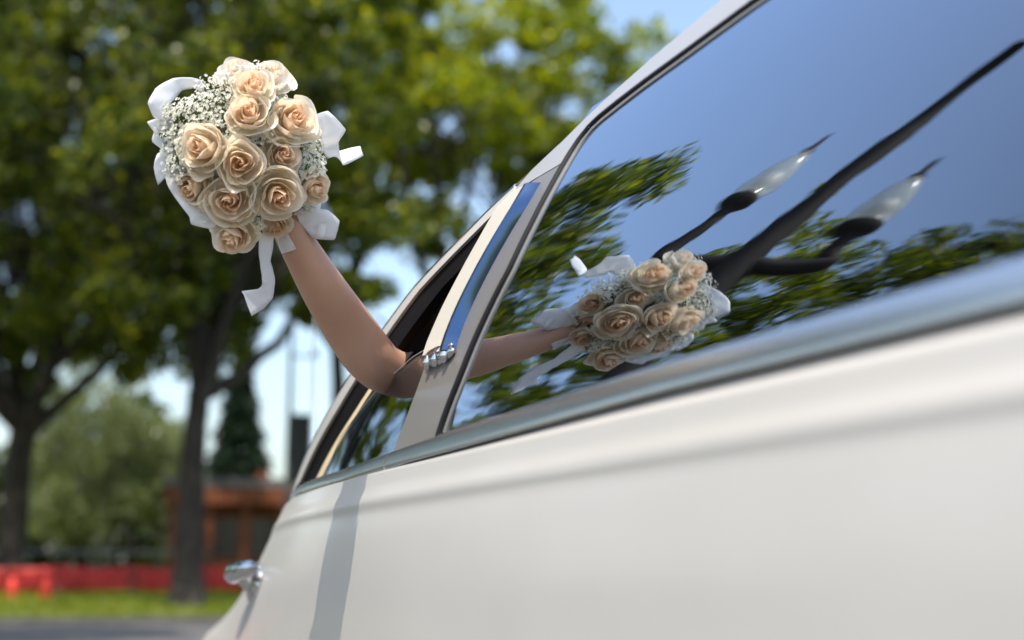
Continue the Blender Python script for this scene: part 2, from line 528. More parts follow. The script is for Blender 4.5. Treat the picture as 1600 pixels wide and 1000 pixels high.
# belt moulding, two lengths with a joint below the pillar
def belt(y0, y1, nu):
    ys = np.linspace(y0, y1, nu)
    up_ = np.interp(ys, [-3, .7, 1.17, 1.79, 2.05, 2.3, 2.6, 2.95], [1.007, 1.007, 1.004, .993, .984, .979, .982, .982])
    lo_ = np.interp(ys, [-3, .7, 1.17, 1.79, 2.0, 2.27, 2.6, 2.95], [.9735, .9735, .9730, .9630, .960, .9550, .957, .962])
    pr = [(0, -.02), (0, .002), (.06, .004), (.25, .005), (.55, .005), (.9, .0035), (.97, .002), (1, .0), (1, -.02)]
    V = []
    for y, a, b in zip(ys, up_, lo_):
        for t, h in pr:
            z = a * (1 - t) + b * t
            V.append((float(prof(a) - .003 + (z - a) * .38 + tap(y, .97) - h), float(y), float(z)))
    m = len(pr)
    F = grid_faces(nu, m, True); F.append(tuple(range(m))); F.append(tuple(range((nu - 1) * m, nu * m))[::-1])
    o = mesh_obj('belt_moulding', V, F, M_steel, car); fix(o, 40)
    return o
ys = np.linspace(-3.2, 2.93, 160)
lo_ = np.interp(ys, [-3, .7, 1.17, 1.79, 2.0, 2.27, 2.6, 2.95], [.9735, .9735, .9730, .9630, .960, .9550, .957, .962])
up_ = np.interp(ys, [-3, .7, 1.17, 1.79, 2.05, 2.3, 2.6, 2.95], [1.007, 1.007, 1.004, .993, .984, .979, .982, .982])
V, F = tube([(float(prof(a) - .0022 + (b - a) * .38 + tap(y, .97)), float(y), float(b - .0014)) for y, a, b in zip(ys, up_, lo_)], [.0011] * 160, 8)
mesh_obj('belt_dark_line', V, F, M_rubber, car)  # thin black line along the moulding's lower edge
belt(-3.2, 2.012, 120)
belt(2.018, 2.93, 40)

# raised pillar moulding: cream outer face, polished edge, clip at its foot
ML = [(1.8620, 1.3600), (1.9020, 1.3450), (1.9090, 1.2931), (1.922, 1.2457), (1.9403, 1.1902), (1.9500, 1.1423), (1.9480, 1.1220)]
MM = [(1.7860, 1.3520), (1.7900, 1.3189), (1.8060, 1.2755), (1.8230, 1.2297), (1.8390, 1.1804), (1.8459, 1.1428), (1.8450, 1.1145)]
mould = panel('pillar_moulding', MM, ML, M_cream, 0.020, 0.016, thick=0.012, nu=40)
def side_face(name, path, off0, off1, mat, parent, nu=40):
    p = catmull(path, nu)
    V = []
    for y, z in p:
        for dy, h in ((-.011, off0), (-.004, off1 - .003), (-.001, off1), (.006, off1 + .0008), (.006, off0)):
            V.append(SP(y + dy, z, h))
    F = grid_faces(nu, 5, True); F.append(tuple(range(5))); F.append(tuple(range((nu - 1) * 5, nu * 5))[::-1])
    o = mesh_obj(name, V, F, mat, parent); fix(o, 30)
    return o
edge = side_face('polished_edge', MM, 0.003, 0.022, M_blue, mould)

# clip: a chrome saddle with ribs
def blob(c, r, nu=14, nv=18):
    V = []
    for i in range(nu):
        a = math.pi * i / (nu - 1)
        for k in range(nv):
            w = 2 * math.pi * k / nv
            V.append((c[0] + r[0] * math.sin(a) * math.cos(w), c[1] + r[1] * math.sin(a) * math.sin(w), c[2] + r[2] * math.cos(a)))
    return V, grid_faces(nu, nv, True)
parts = [blob(SP(1.886, 1.112, .009), (.009, .060, .0135), 16, 28), blob(SP(1.886, 1.121, .012), (.008, .056, .006), 12, 24)]
for y in (1.850, 1.886, 1.920):
    parts.append(blob(SP(y, 1.108, .0135), (.0065, .009, .0115)))
clip = mesh_obj('end_clip', *join(parts), M_chrome, mould)

# pull handle
hx = float(SX(3.10, .79)) + .004
parts = [blob((hx - .004, 3.10, .785), (.020, .060, .046), 16, 24)]
V, F = tube([(hx, 3.10, .785), (hx - .018, 3.10, .795), (hx - .032, 3.10, .804), (hx - .042, 3.10, .810)], [.028, .022, .019, .018], 16)
parts.append((V, F))
handle = mesh_obj('door_handle', *join(parts), M_chrome, side)
V, F = tube([(hx - .026, 2.985, .826), (hx - .036, 3.00, .824), (hx - .043, 3.04, .821), (hx - .047, 3.09, .817), (hx - .046, 3.14, .812), (hx - .042, 3.18, .808), (hx - .036, 3.195, .806)],
            [.005, .015, .020, .022, .022, .017, .005], 18)
grip = mesh_obj('grip', V, F, M_chrome, side)

# antenna on the tail
V, F = tube([(1.12, 4.25, .90), (1.12, 4.25, 1.30), (1.12, 4.25, 1.72)], [.005, .0035, .0022], 8)
mesh_obj('antenna', V, F, M_steel, car)

# roof skin, tail deck, nose and floor
def roof():
    ys = np.r_[np.linspace(-3.0, 1.4, 14), np.linspace(1.45, 3.1, 34), np.linspace(3.2, 4.5, 8)]
    SY = np.array(sorted(SIL)); V = []
    m = 17
    for y in ys:
        z = np.interp(y, SY[:, 0], SY[:, 1] - .002) if y < 3.1 else np.interp(y, [3.1, 4.5], [.978, .90])
        x0 = float(SX(y, z, .004)) if y < 3.1 else float(SX(y, max(z, .9), 0))
        for j in range(m):
            t = -1 + 2 * j / (m - 1)
            V.append((XC + t * (XC - x0), y, z + .045 * (1 - t * t)))
    F = grid_faces(len(ys), m)
    return V, F
mesh_obj('roof', *roof(), M_paint, car)
def cap_end(name, y, z0, z1, mat):
    zz = np.linspace(z0, z1, 10); V = []
    for z in zz:
        x = float(SX(y, z))
        V += [(x, y, z), (2 * XC - x, y, z)]
    mesh_obj(name, V, grid_faces(10, 2), mat, car, smooth=False)
cap_end('tail_panel', 4.498, .28, .97, M_paint)
cap_end('nose_panel', -3.398, .28, .972, M_paint)
V, F = [], []
for y in np.linspace(-3.4, 4.5, 12):
    x = float(SX(y, .30)); V += [(x, y, .30), (2 * XC - x, y, .30)]
mesh_obj('floor_pan', V, grid_faces(12, 2), M_dark, car, smooth=False)
V = []
for y in np.linspace(-3.0, 2.9, 20):
    SY = np.array(sorted(SIL)); zt = np.interp(y, SY[:, 0], SY[:, 1])
    for z in np.linspace(.97, zt, 12):
        V.append((2 * XC - float(SX(y, z)), y, z))
mesh_obj('far_window_glass', V, grid_faces(20, 12), M_dark, car)
# cabin: dark lining and a bench seat
parts = [box(.78, 2.40, -2.9, -2.85, .32, 1.50), box(.735, .745, -2.9, 1.80, .40, .955), box(.78, 2.40, 2.95, 2.98, .32, .97)]
mesh_obj('cabin_lining', *join(parts), M_dark, car, smooth=False)
parts = [box(.86, 2.30, 1.95, 2.55, .34, .62), box(.86, 2.30, 2.50, 2.68, .62, 1.05)]
mesh_obj('rear_seat', *join(parts), M_dark, car, smooth=False)
for y in (-2.5, 3.35):
    for x0, s in ((.70 + float(tap(y, .4)), 1), (2 * XC - .70 - float(tap(y, .4)), -1)):
        pr = [(.20, 0), (.30, -.01), (.335, .02), (.34, .06), (.34, .16), (.33, .20), (.20, .21)]
        V = []
        for r, w in pr:
            for k in range(32):
                a = 2 * math.pi * k / 32
                V.append((x0 + s * w, y + r * math.cos(a), .34 + r * math.sin(a)))
        wheel = mesh_obj('wheel', V, grid_faces(len(pr), 32, True), M_tyre, car)
        V = []
        for r, w in [(.001, .015), (.06, .005), (.07, .02), (.16, .03), (.19, .01), (.205, .002)]:
            for k in range(32):
                a = 2 * math.pi * k / 32
                V.append((x0 + s * w, y + r * math.cos(a), .34 + r * math.sin(a)))
        mesh_obj('rim', V, grid_faces(6, 32, True), M_chrome, wheel)

# ------------------------------------------------------------------ the person: bare arm out of the window
M_skin = bpy.data.materials.new('skin'); M_skin.use_nodes = True
b = M_skin.node_tree.nodes['Principled BSDF']
b.inputs['Base Color'].default_value = (0.50, 0.285, 0.195, 1)
b.inputs['Roughness'].default_value = 0.48
b.inputs['Subsurface Weight'].default_value = 0.25
b.inputs['Subsurface Radius'].default_value = (0.012, 0.005, 0.003)
b.inputs['Subsurface Scale'].default_value = 0.6
noise_color(M_skin, (0.48, 0.265, 0.17), (0.57, 0.335, 0.23), 9, 5, 0.3, 0.7, bump=0.03, bscale=220)
M_dress = principled('dress_fabric', (0.75, 0.74, 0.72), 0.8)
M_hair = principled('dark_hair', (0.03, 0.02, 0.015), 0.5)

def skin_figure(name, chain, mat, parent=None, levels=2, root=0):
    """chain: list of (x,y,z,radius,parent_index)"""
    me = bpy.data.meshes.new(name)
    vs = [c[:3] for c in chain]
    es = [(c[4], i) for i, c in enumerate(chain) if c[4] >= 0]
    me.from_pydata(vs, es, [])
    o = bpy.data.objects.new(name, me)
    COL.objects.link(o)
    me.materials.append(mat)
    s = o.modifiers.new('skin', 'SKIN'); s.use_smooth_shade = True; s.branch_smoothing = 0.6
    for i, c in enumerate(chain):
        me.skin_vertices[0].data[i].radius = (c[3], c[3])
        me.skin_vertices[0].data[i].use_root = (i == root)
    d = o.modifiers.new('sub', 'SUBSURF'); d.levels = levels; d.render_levels = levels
    if parent:
        o.parent = parent; o.location = -Vector(parent.location)
    return o

person = empty('person', (1.10, 2.30, 0.62))
tag(person, 'person in the limousine raising a bouquet with a bare arm out of the window', 'person')
# skin radius on a skin modifier comes out a little thinner after subdivision, hence the factor
kf = 1.04
C_ = [
    (1.10, 2.32, .66, .13, -1),      # 0 pelvis
    (1.10, 2.33, .84, .11, 0),       # 1 waist
    (1.10, 2.34, 1.00, .12, 1),      # 2 chest
    (1.10, 2.34, 1.09, .085, 2),     # 3 neck base
    (1.09, 2.34, 1.16, .045, 3),     # 4 neck
    (1.08, 2.33, 1.22, .062, 4),     # 5 jaw
    (1.08, 2.34, 1.30, .075, 5),     # 6 head
    (0.98, 2.315, 1.085, .060, 3),   # 7 shoulder
    (.8900, 2.285, 1.105, .047, 7),
    (.8323, 2.2604, 1.118, .042, 8),
    (.7700, 2.230, 1.128, .0385, 9),
    (.7200, 2.203, 1.130, .0395, 10),
    (.6850, 2.183, 1.137, .0420, 11),
    (.6640, 2.171, 1.152, .0435, 12),
    (.6383, 2.161, 1.179, .0430, 13),
    (.6016, 2.1386, 1.2151, .0400, 14),
    (.5637, 2.1097, 1.2519, .0355, 15),
    (.5351, 2.0890, 1.2837, .0310, 16),
    (.5122, 2.0773, 1.3123, .0278, 17),   # 18 wrist
    (.4980, 2.0720, 1.3360, .0270, 18),   # 19 palm
    (.4830, 2.0720, 1.3600, .0280, 19),   # 20 knuckles
    (1.22, 2.315, 1.075, .060, 3),        # 21 other shoulder
    (1.30, 2.28, .95, .042, 21),
    (1.33, 2.20, .80, .038, 22),
    (1.25, 2.02, .74, .028, 23),
    (1.20, 1.95, .73, .024, 24),
]
C_ = [(x, y, z, r * (kf if i >= 7 else 1), p) for i, (x, y, z, r, p) in enumerate(C_)]
base_n = len(C_)
body = skin_figure('body', C_, M_skin, person)
# fingers closed round the bouquet handle, each rooted inside the palm
hand_parts = []
ax = Vector((-.40, -.55, .73)).normalized()     # handle direction, towards the flowers
grip_c = Vector((.478, 2.055, 1.352))
e1 = Vector((.75, .1, .5)).normalized(); e1 = (e1 - ax * e1.dot(ax)).normalized(); e2 = ax.cross(e1)
for k, (s, ln) in enumerate(((.026, .95), (.009, 1.05), (-.008, 1.0), (-.024, .85))):
    pts, rad = [], []
    for q, a in enumerate((10, 60, 115, 170, 215)):
        rr = .024 * (1.0 if q else .9)
        w = R_(a * ln)
        pts.append(grip_c + ax * s + e1 * (rr * math.cos(w)) + e2 * (rr * math.sin(w)))
        rad.append(.0085 - .0006 * q)
    V, F = tube(catmull([tuple(p) for p in pts], 16), list(np.linspace(.0088, .0062, 16)), 10)
    f = mesh_obj('finger', V, F, M_skin, body)
pts = [grip_c + ax * -.03 + e1 * .024, grip_c + ax * .0 + e1 * .02 - e2 * .018, grip_c + ax * .02 - e2 * .027, grip_c + ax * .034 - e1 * .014 - e2 * .022]
V, F = tube(catmull([tuple(p) for p in pts], 14), list(np.linspace(.011, .0075, 14)), 10)
mesh_obj('thumb', V, F, M_skin, body)
V, F = lathe([(.145, .62), (.15, .70), (.128, .84), (.136, .95), (.13, 1.03), (.118, 1.05)], 28, (1.10, 2.32, 0))
mesh_obj('dress', V, F, M_dress, person)
parts = [blob((1.085, 2.36, 1.30), (.088, .085, .092)), blob((1.09, 2.42, 1.27), (.05, .05, .05))]
mesh_obj('hair', *join(parts), M_hair, person)

# ------------------------------------------------------------------ bouquet
BQ = Vector((.4425, 2.0387, 1.3973))
bouquet = empty('bouquet', BQ)
tag(bouquet, "round bridal bouquet of peach roses, baby's breath and white ribbon held up beside the car", 'bouquet')
M_petal = thin_material('petal', (0.8, 0.6, 0.45), 0.38, 0.6, obj_color=True)
M_ribbon = thin_material('white_satin', (0.95, 0.95, 0.95), 0.42, 0.4, weave=0.15)
M_gyp = thin_material('tiny_white_flowers', (0.96, 0.945, 0.85), 0.5, 0.7)
M_stem = principled('green_stem', (0.12, 0.16, 0.06), 0.6)
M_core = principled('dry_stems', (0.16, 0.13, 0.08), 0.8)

def petal_mesh(name, r0, rm, r1, ztop, span, curl, slip, seed):
    rg = random.Random(seed)
    nu, nv = 9, 11
    V = []
    w1, w2 = rg.uniform(-.06, .06) * (1 + r1), rg.uniform(-.06, .06) * (1 + r1)
    for i in range(nu):
        v = i / (nu - 1)
        for j in range(nv):
            u = -1 + 2 * j / (nv - 1)
            wid = math.sin(min(1, .25 + v * 1.1) * math.pi / 2) * (1 - .18 * max(0, v - .75) / .25 * abs(u))
            ang = u * span * wid
            # round the top edge: corners of the petal end lower
            vv = v * (1 - .20 * u * u) + .02 * math.sin(5 * u + seed)
            r = r0 + (rm - r0) * math.sin(min(1, vv / .62) * math.pi / 2)
            if vv > .55:
                t = (vv - .55) / .45
                r += (r1 - rm) * t * t * (1 - .25 * abs(u))
            z = -.55 + (ztop + .55) * vv
            if curl > 0 and vv > .8:
                t = (vv - .8) / .2
                z -= curl * .20 * t * t
                r += curl * .10 * t
            r += slip * u + (w1 * math.sin(3 * u) + w2 * math.cos(4 * u)) * vv * vv
            V.append((r * math.cos(ang), r * math.sin(ang), z))
    me = bpy.data.meshes.new(name)
    me.from_pydata(V, [], grid_faces(nu, nv))
    me.polygons.foreach_set('use_smooth', [True] * len(me.polygons))
    me.materials.append(M_petal)
    return me

# layers: count, r0, rmax, rtop, ztop, half span, curl, slip, colour mix towards the peach heart
LAYERS = [
    (2, .04, .09, .06, .62, 2.0, 0, .02, 1.0),
    (3, .06, .17, .13, .64, 1.5, 0, .04, .95),
    (3, .09, .28, .25, .61, 1.4, .05, .06, .85),
    (3, .12, .42, .42, .56, 1.40, .2, .09, .6),
    (4, .22, .66, .68, .50, 1.28, .40, .10, .24),
    (5, .30, .92, .98, .26, 1.10, .65, .08, .0),
]
PETALS = []
for li, (cnt, r0, rm, r1, zt, sp, cu, sl, heart) in enumerate(LAYERS):
    for k in range(cnt):
        PETALS.append((petal_mesh('petal', r0, rm, r1, zt + random.Random(li * 7 + k).uniform(-.03, .03), sp, cu, sl, li * 10 + k), li, k, cnt, heart))
me_core = bpy.data.meshes.new('rose')
V, F = lathe([(.02, -.75), (.12, -.72), (.24, -.55), (.20, -.2), (.06, .3), (.01, .42)], 14)
me_core.from_pydata(V, [], F); me_core.materials.append(M_petal)

ROSES = [
    ((0.4129, 1.9429, 1.4969), (-0.2311, -0.9126, 0.3374), 0.0275),
    ((0.4059, 1.9380, 1.4532), (-0.2717, -0.9551, 0.1186), 0.0328),
    ((0.4748, 1.9531, 1.4581), (0.0929, -0.9825, 0.1612), 0.0362),
    ((0.3494, 1.9651, 1.4029), (-0.5624, -0.8149, -0.1403), 0.0366),
    ((0.4013, 1.9478, 1.3814), (-0.3002, -0.9192, -0.2548), 0.0336),
    ((0.4634, 1.9622, 1.4051), (0.0290, -0.9878, -0.1533), 0.0294),
    ((0.3944, 1.9814, 1.3355), (-0.3522, -0.7791, -0.5187), 0.0348),
    ((0.4604, 1.9660, 1.3472), (0.0097, -0.8848, -0.4659), 0.0358),
    ((0.3463, 2.0076, 1.3570), (-0.6339, -0.6542, -0.4126), 0.0304),
    ((0.4079, 2.0209, 1.2937), (-0.2851, -0.5760, -0.7662), 0.0315),
    ((0.4744, 2.0365, 1.3212), (0.1121, -0.6200, -0.7765), 0.0252),
    ((0.5208, 1.9953, 1.3719), (0.4038, -0.8328, -0.3787), 0.0270),
    ((0.4466, 1.9743, 1.5247), (-0.0682, -0.8426, 0.5342), 0.0300),
    ((0.3975, 1.9839, 1.5269), (-0.3387, -0.7731, 0.5363), 0.0281),
]
PEACH = np.array((0.97, 0.75, 0.54)); CREAM = np.array((0.98, 0.915, 0.76)); WHITE = np.array((0.92, 0.89, 0.80))
for ri, (pos, axis, rad) in enumerate(ROSES):
    rg = random.Random(100 + ri)
    q = Vector(axis).to_track_quat('Z', 'Y')
    rose = bpy.data.objects.new('rose', me_core)
    COL.objects.link(rose)
    rose.parent = bouquet
    rose.location = Vector(pos) - BQ
    rose.rotation_mode = 'QUATERNION'
    rose.rotation_quaternion = q @ Matrix.Rotation(rg.uniform(0, 6.28), 3, 'Z').to_quaternion()
    s = rad * 1.12
    rose.scale = (s, s * rg.uniform(.93, 1.05), s * rg.uniform(.95, 1.15))
    pale = 1.0 if ri >= 12 else rg.uniform(0, .35)
    warm = rg.uniform(.75, 1.1) * (0.35 if ri >= 12 else 1)
    opn = rg.uniform(-.10, .12)
    rose.color = (*(PEACH * .9), 1)
    for me, li, k, cnt, heart in PETALS:
        p = bpy.data.objects.new('petal', me)
        COL.objects.link(p)
        p.parent = rose
        a = 2 * math.pi * k / cnt + li * 1.1 + rg.uniform(-.30, .30)
        j_ = .035 * li
        p.rotation_euler = (rg.uniform(-j_, j_), rg.uniform(-j_, j_) * 1.2 + (.04 * li if li > 3 else 0) + opn * max(0, li - 1) / 4, a)
        sc = rg.uniform(1 - .03 * li, 1 + .015 * li)
        p.scale = (sc, sc * rg.uniform(.92, 1.06), rg.uniform(.90, 1.10))
        h = min(1, heart * warm)
        c = (CREAM * (1 - pale) + WHITE * pale) * (1 - h) + PEACH * h
        p.color = (*c, 1)

# heart of the bouquet: packed stems seen dark between the flowers
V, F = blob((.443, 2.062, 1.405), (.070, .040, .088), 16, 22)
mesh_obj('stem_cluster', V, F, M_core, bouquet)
# wrapped handle
hp = [(.445, 2.03, 1.40), (.462, 2.045, 1.375), (.478, 2.055, 1.352), (.497, 2.068, 1.318), (.510, 2.075, 1.295)]
V, F = tube(catmull(hp, 12), [.03, .026, .022, .018, .017, .016, .016, .016, .016, .017, .018, .018], 16)
mesh_obj('wrapped_handle', V, F, M_ribbon, bouquet)

# baby's breath: hundreds of tiny blossoms on thread-like stems
GYP = [
    ((0.3264, 1.9823, 1.4450), 0.0427, 0.0332, 230),
    ((0.3041, 1.9988, 1.4376), 0.0134, 0.0382, 110),
    ((0.3677, 1.9690, 1.4944), 0.0334, 0.0267, 150),
    ((0.3161, 1.9894, 1.3935), 0.0189, 0.0425, 140),
    ((0.3598, 1.9700, 1.4647), 0.0380, 0.0285, 150),
    ((0.4175, 1.9655, 1.4275), 0.0398, 0.0133, 130),
    ((0.5111, 1.9836, 1.4020), 0.0211, 0.0231, 130),
    ((0.4394, 2.0064, 1.3252), 0.0095, 0.0286, 80),
    ((0.4418, 1.9822, 1.3724), 0.0133, 0.0228, 60),
    ((0.4772, 1.9670, 1.4304), 0.0134, 0.0095, 50),
    ((0.3760, 1.9767, 1.4352), 0.0285, 0.0133, 60),
    ((0.4259, 1.9642, 1.5350), 0.0193, 0.0077, 24),
    ((0.4604, 1.9634, 1.4857), 0.0115, 0.0211, 50),
    ((0.4619, 2.0098, 1.3331), 0.0192, 0.0115, 60),
    ((0.3436, 2.0117, 1.3741), 0.0229, 0.0229, 60),
    ((0.3750, 2.0202, 1.3220), 0.0191, 0.0191, 50),
    ((0.5061, 1.9876, 1.4449), 0.0155, 0.0252, 90),
    ((0.5257, 2.0221, 1.4222), 0.0177, 0.0392, 120),
    ((0.5111, 2.0348, 1.3541), 0.0254, 0.0176, 90),
    ((0.4728, 2.0115, 1.4627), 0.0586, 0.0488, 160),
    ((0.4434, 2.0301, 1.3118), 0.0154, 0.0135, 40),
]
rg = random.Random(77)
gv, gf, sv, sf = [], [], [], []
right = Vector((.922, -.388, 0)); upv = Vector((-.07, -.165, .984)); outv = Vector((-.381, -.907, -.179))
heart_c = Vector((.452, 2.09, 1.39))
for c, ru, rv, cnt in GYP:
    c = Vector(c)
    for k in range(int(cnt * 1.35)):
        a = rg.uniform(0, 6.28); r = math.sqrt(rg.random())
        p = c + right * (math.cos(a) * r * ru) + upv * (math.sin(a) * r * rv) + outv * rg.uniform(-.020, .014)
        nrm = ((p - heart_c).normalized() + Vector((rg.uniform(-.6, .6), rg.uniform(-.6, .6), rg.uniform(-.6, .6)))).normalized()
        t1 = nrm.orthogonal().normalized(); t2 = nrm.cross(t1)
        s = rg.uniform(.0017, .0034)
        np_ = 5
        b = len(gv)
        gv.append(tuple(p + nrm * s * .25))
        ph = rg.uniform(0, 6.28)
        for i in range(np_):
            for da, rr, hh in ((-.52, .75, .5), (0, 1.15, .35), (.52, .75, .5)):
                w = ph + 2 * math.pi * i / np_ + da
                gv.append(tuple(p + (t1 * math.cos(w) + t2 * math.sin(w)) * s * rr + nrm * s * (hh + rg.uniform(-.2, .3))))
            q = b + 1 + i * 3
            gf.append((b, q, q + 1, q + 2))
        if k % 2 == 0:
            root = p + (heart_c - p) * rg.uniform(.25, .5)
            d = (root - p).orthogonal().normalized() * .00035
            e = (root - p).cross(d).normalized() * .00035
            b = len(sv)
            for base_ in (p - nrm * .0005, root):
                for w in (d, e * .5 - d * .5, -e * .5 - d * .5):
                    sv.append(tuple(base_ + w))
            sf += [(b, b + 1, b + 4, b + 3), (b + 1, b + 2, b + 5, b + 4), (b + 2, b, b + 3, b + 5)]
o = mesh_obj('babys_breath', gv, gf, M_gyp, bouquet, smooth=False); o['kind'] = 'stuff'
o = mesh_obj('flower_stems', sv, sf, M_stem, bouquet, smooth=False); o['kind'] = 'stuff'

RIBBONS = [
    [((0.3607, 2.0246, 1.5235), (0.3610, 2.0437, 1.5119)), ((0.3394, 2.0218, 1.5265), (0.3449, 2.0395, 1.5163)), ((0.3089, 2.0039, 1.5152), (0.3252, 2.0205, 1.5034)), ((0.2817, 1.9800, 1.4881), (0.3074, 1.9955, 1.4754)), ((0.2713, 1.9744, 1.4620), (0.2979, 1.9879, 1.4546)), ((0.2821, 1.9882, 1.4478), (0.3040, 2.0005, 1.4458)), ((0.3012, 2.0062, 1.4491), (0.3299, 2.0087, 1.4729)), ((0.3308, 2.0144, 1.4748), (0.3600, 2.0161, 1.4989))],
    [((0.3039, 2.0029, 1.4580), (0.3146, 2.0202, 1.4454)), ((0.2740, 1.9915, 1.4411), (0.2912, 2.0071, 1.4308)), ((0.2853, 2.0037, 1.4310), (0.3043, 2.0184, 1.4223)), ((0.2841, 2.0034, 1.4155), (0.3083, 2.0167, 1.4088)), ((0.3087, 2.0186, 1.4056), (0.3232, 2.0324, 1.4015))],
    [((0.3067, 2.0071, 1.4097), (0.3269, 2.0188, 1.4097)), ((0.2918, 2.0021, 1.3989), (0.3136, 2.0135, 1.3989)), ((0.2876, 2.0036, 1.3779), (0.3089, 2.0136, 1.3831)), ((0.2965, 2.0137, 1.3560), (0.3130, 2.0203, 1.3758))],
    [((0.3076, 2.0051, 1.3806), (0.3310, 2.0284, 1.3964)), ((0.3061, 2.0013, 1.3576), (0.3384, 2.0232, 1.3737)), ((0.3192, 2.0046, 1.3381), (0.3495, 2.0254, 1.3591)), ((0.3407, 2.0075, 1.3136), (0.3659, 2.0259, 1.3465)), ((0.3470, 2.0144, 1.3026), (0.3904, 2.0296, 1.3355)), ((0.3776, 2.0200, 1.3002), (0.4178, 2.0372, 1.3255)), ((0.4069, 2.0374, 1.3128), (0.4400, 2.0595, 1.3232))],
    [((0.5039, 1.9894, 1.4739), (0.5155, 2.0090, 1.4513)), ((0.5385, 1.9955, 1.4933), (0.5370, 2.0229, 1.4580)), ((0.5697, 2.0053, 1.4710), (0.5379, 2.0338, 1.4573)), ((0.5654, 2.0276, 1.4568), (0.5467, 2.0504, 1.4488)), ((0.5701, 2.0359, 1.4435), (0.5568, 2.0566, 1.4375)), ((0.5754, 2.0352, 1.4235), (0.5677, 2.0456, 1.4459)), ((0.5889, 2.0401, 1.4305), (0.5857, 2.0485, 1.4550)), ((0.6134, 2.0544, 1.4487), (0.6109, 2.0646, 1.4668))],
    [((0.5046, 2.0391, 1.3446), (0.5173, 2.0557, 1.3259)), ((0.5266, 2.0373, 1.3503), (0.5267, 2.0606, 1.3179)), ((0.5530, 2.0355, 1.3506), (0.5417, 2.0637, 1.3110)), ((0.5724, 2.0391, 1.3374), (0.5693, 2.0616, 1.3111)), ((0.5732, 2.0478, 1.3235), (0.5740, 2.0644, 1.3162))],
    [((0.4518, 2.0406, 1.3043), (0.4746, 2.0483, 1.3121)), ((0.4537, 2.0551, 1.2861), (0.4776, 2.0626, 1.2939)), ((0.4604, 2.0733, 1.2689), (0.4790, 2.0826, 1.2745)), ((0.4654, 2.0852, 1.2579), (0.4860, 2.0939, 1.2634)), ((0.4720, 2.1028, 1.2421), (0.4935, 2.1110, 1.2494)), ((0.4702, 2.1249, 1.2382), (0.4961, 2.1357, 1.2281)), ((0.4509, 2.1499, 1.2383), (0.4882, 2.1608, 1.2158)), ((0.4582, 2.1694, 1.2375), (0.4751, 2.1863, 1.2070))],
    [((0.4223, 1.9770, 1.5320), (0.4306, 1.9950, 1.5195)), ((0.4402, 1.9652, 1.5384), (0.4412, 1.9901, 1.5114)), ((0.4580, 1.9591, 1.5291), (0.4467, 1.9877, 1.4995)), ((0.4700, 1.9671, 1.5147), (0.4529, 1.9960, 1.4871)), ((0.4704, 1.9827, 1.5011), (0.4614, 2.0067, 1.4817))],
    [((0.3690, 1.9806, 1.5217), (0.3842, 1.9977, 1.5080)), ((0.3848, 1.9685, 1.5316), (0.3967, 1.9870, 1.5160)), ((0.4077, 1.9627, 1.5348), (0.4144, 1.9823, 1.5189)), ((0.4263, 1.9699, 1.5341), (0.4274, 1.9896, 1.5212))],
    [((0.4981, 2.0661, 1.3284), (0.5132, 2.0728, 1.3455)), ((0.5173, 2.0562, 1.3280), (0.5256, 2.0605, 1.3599)), ((0.5363, 2.0509, 1.3086), (0.5456, 2.0522, 1.3519)), ((0.5490, 2.0424, 1.3079), (0.5586, 2.0445, 1.3474))],
    [((0.5144, 2.0189, 1.3703), (0.5380, 2.0264, 1.3748)), ((0.5183, 2.0324, 1.3563), (0.5442, 2.0405, 1.3569)), ((0.5147, 2.0477, 1.3427), (0.5375, 2.0581, 1.3374))],
]
for rb in RIBBONS:
    nn_ = (len(rb) - 1) * 6 + 1
    def crease(pts):
        a = catmull(pts, nn_); p = np.array(pts); t = np.linspace(0, len(p) - 1, nn_)
        b = np.stack([np.interp(t, np.arange(len(p)), p[:, k]) for k in range(3)], 1)
        return a * .4 + b * .6
    L_ = crease([p[0] for p in rb]); R2 = crease([p[1] for p in rb])
    V = []
    for i in range(len(L_)):
        for j in range(6):
            t = j / 5
            q = L_[i] * (1 - t) + R2[i] * t
            q = q + np.array(outv) * (.0022 * math.sin(t * math.pi) + .0012 * math.sin(i * .9 + t * 4))
            V.append(tuple(q))
    o = mesh_obj('ribbon', V, grid_faces(len(L_), 6), M_ribbon, bouquet)
    sdf = o.modifiers.new('thickness', 'SOLIDIFY'); sdf.thickness = .0005

# ------------------------------------------------------------------ trees
M_bark = principled('bark', (0.045, 0.036, 0.028), 0.9)
noise_color(M_bark, (0.016, 0.013, 0.010), (0.042, 0.034, 0.026), 3, 6, bump=0.6, bscale=8)
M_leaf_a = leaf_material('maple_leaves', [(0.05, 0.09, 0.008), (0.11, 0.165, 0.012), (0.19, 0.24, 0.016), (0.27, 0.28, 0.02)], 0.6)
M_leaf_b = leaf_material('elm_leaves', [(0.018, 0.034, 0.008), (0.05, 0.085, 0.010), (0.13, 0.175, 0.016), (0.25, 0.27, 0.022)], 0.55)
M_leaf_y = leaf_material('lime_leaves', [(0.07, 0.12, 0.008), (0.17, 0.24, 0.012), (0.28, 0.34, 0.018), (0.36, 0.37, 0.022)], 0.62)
M_leaf_w = leaf_material('willow_leaves', [(0.10, 0.13, 0.045), (0.17, 0.205, 0.075), (0.24, 0.275, 0.12)], 0.3)
M_leaf_s = leaf_material('spruce_needles', [(0.016, 0.035, 0.018), (0.03, 0.055, 0.03)], 0.15)
M_leaf_h = leaf_material('hedge_leaves', [(0.02, 0.035, 0.01), (0.045, 0.065, 0.018), (0.07, 0.09, 0.025)], 0.3)

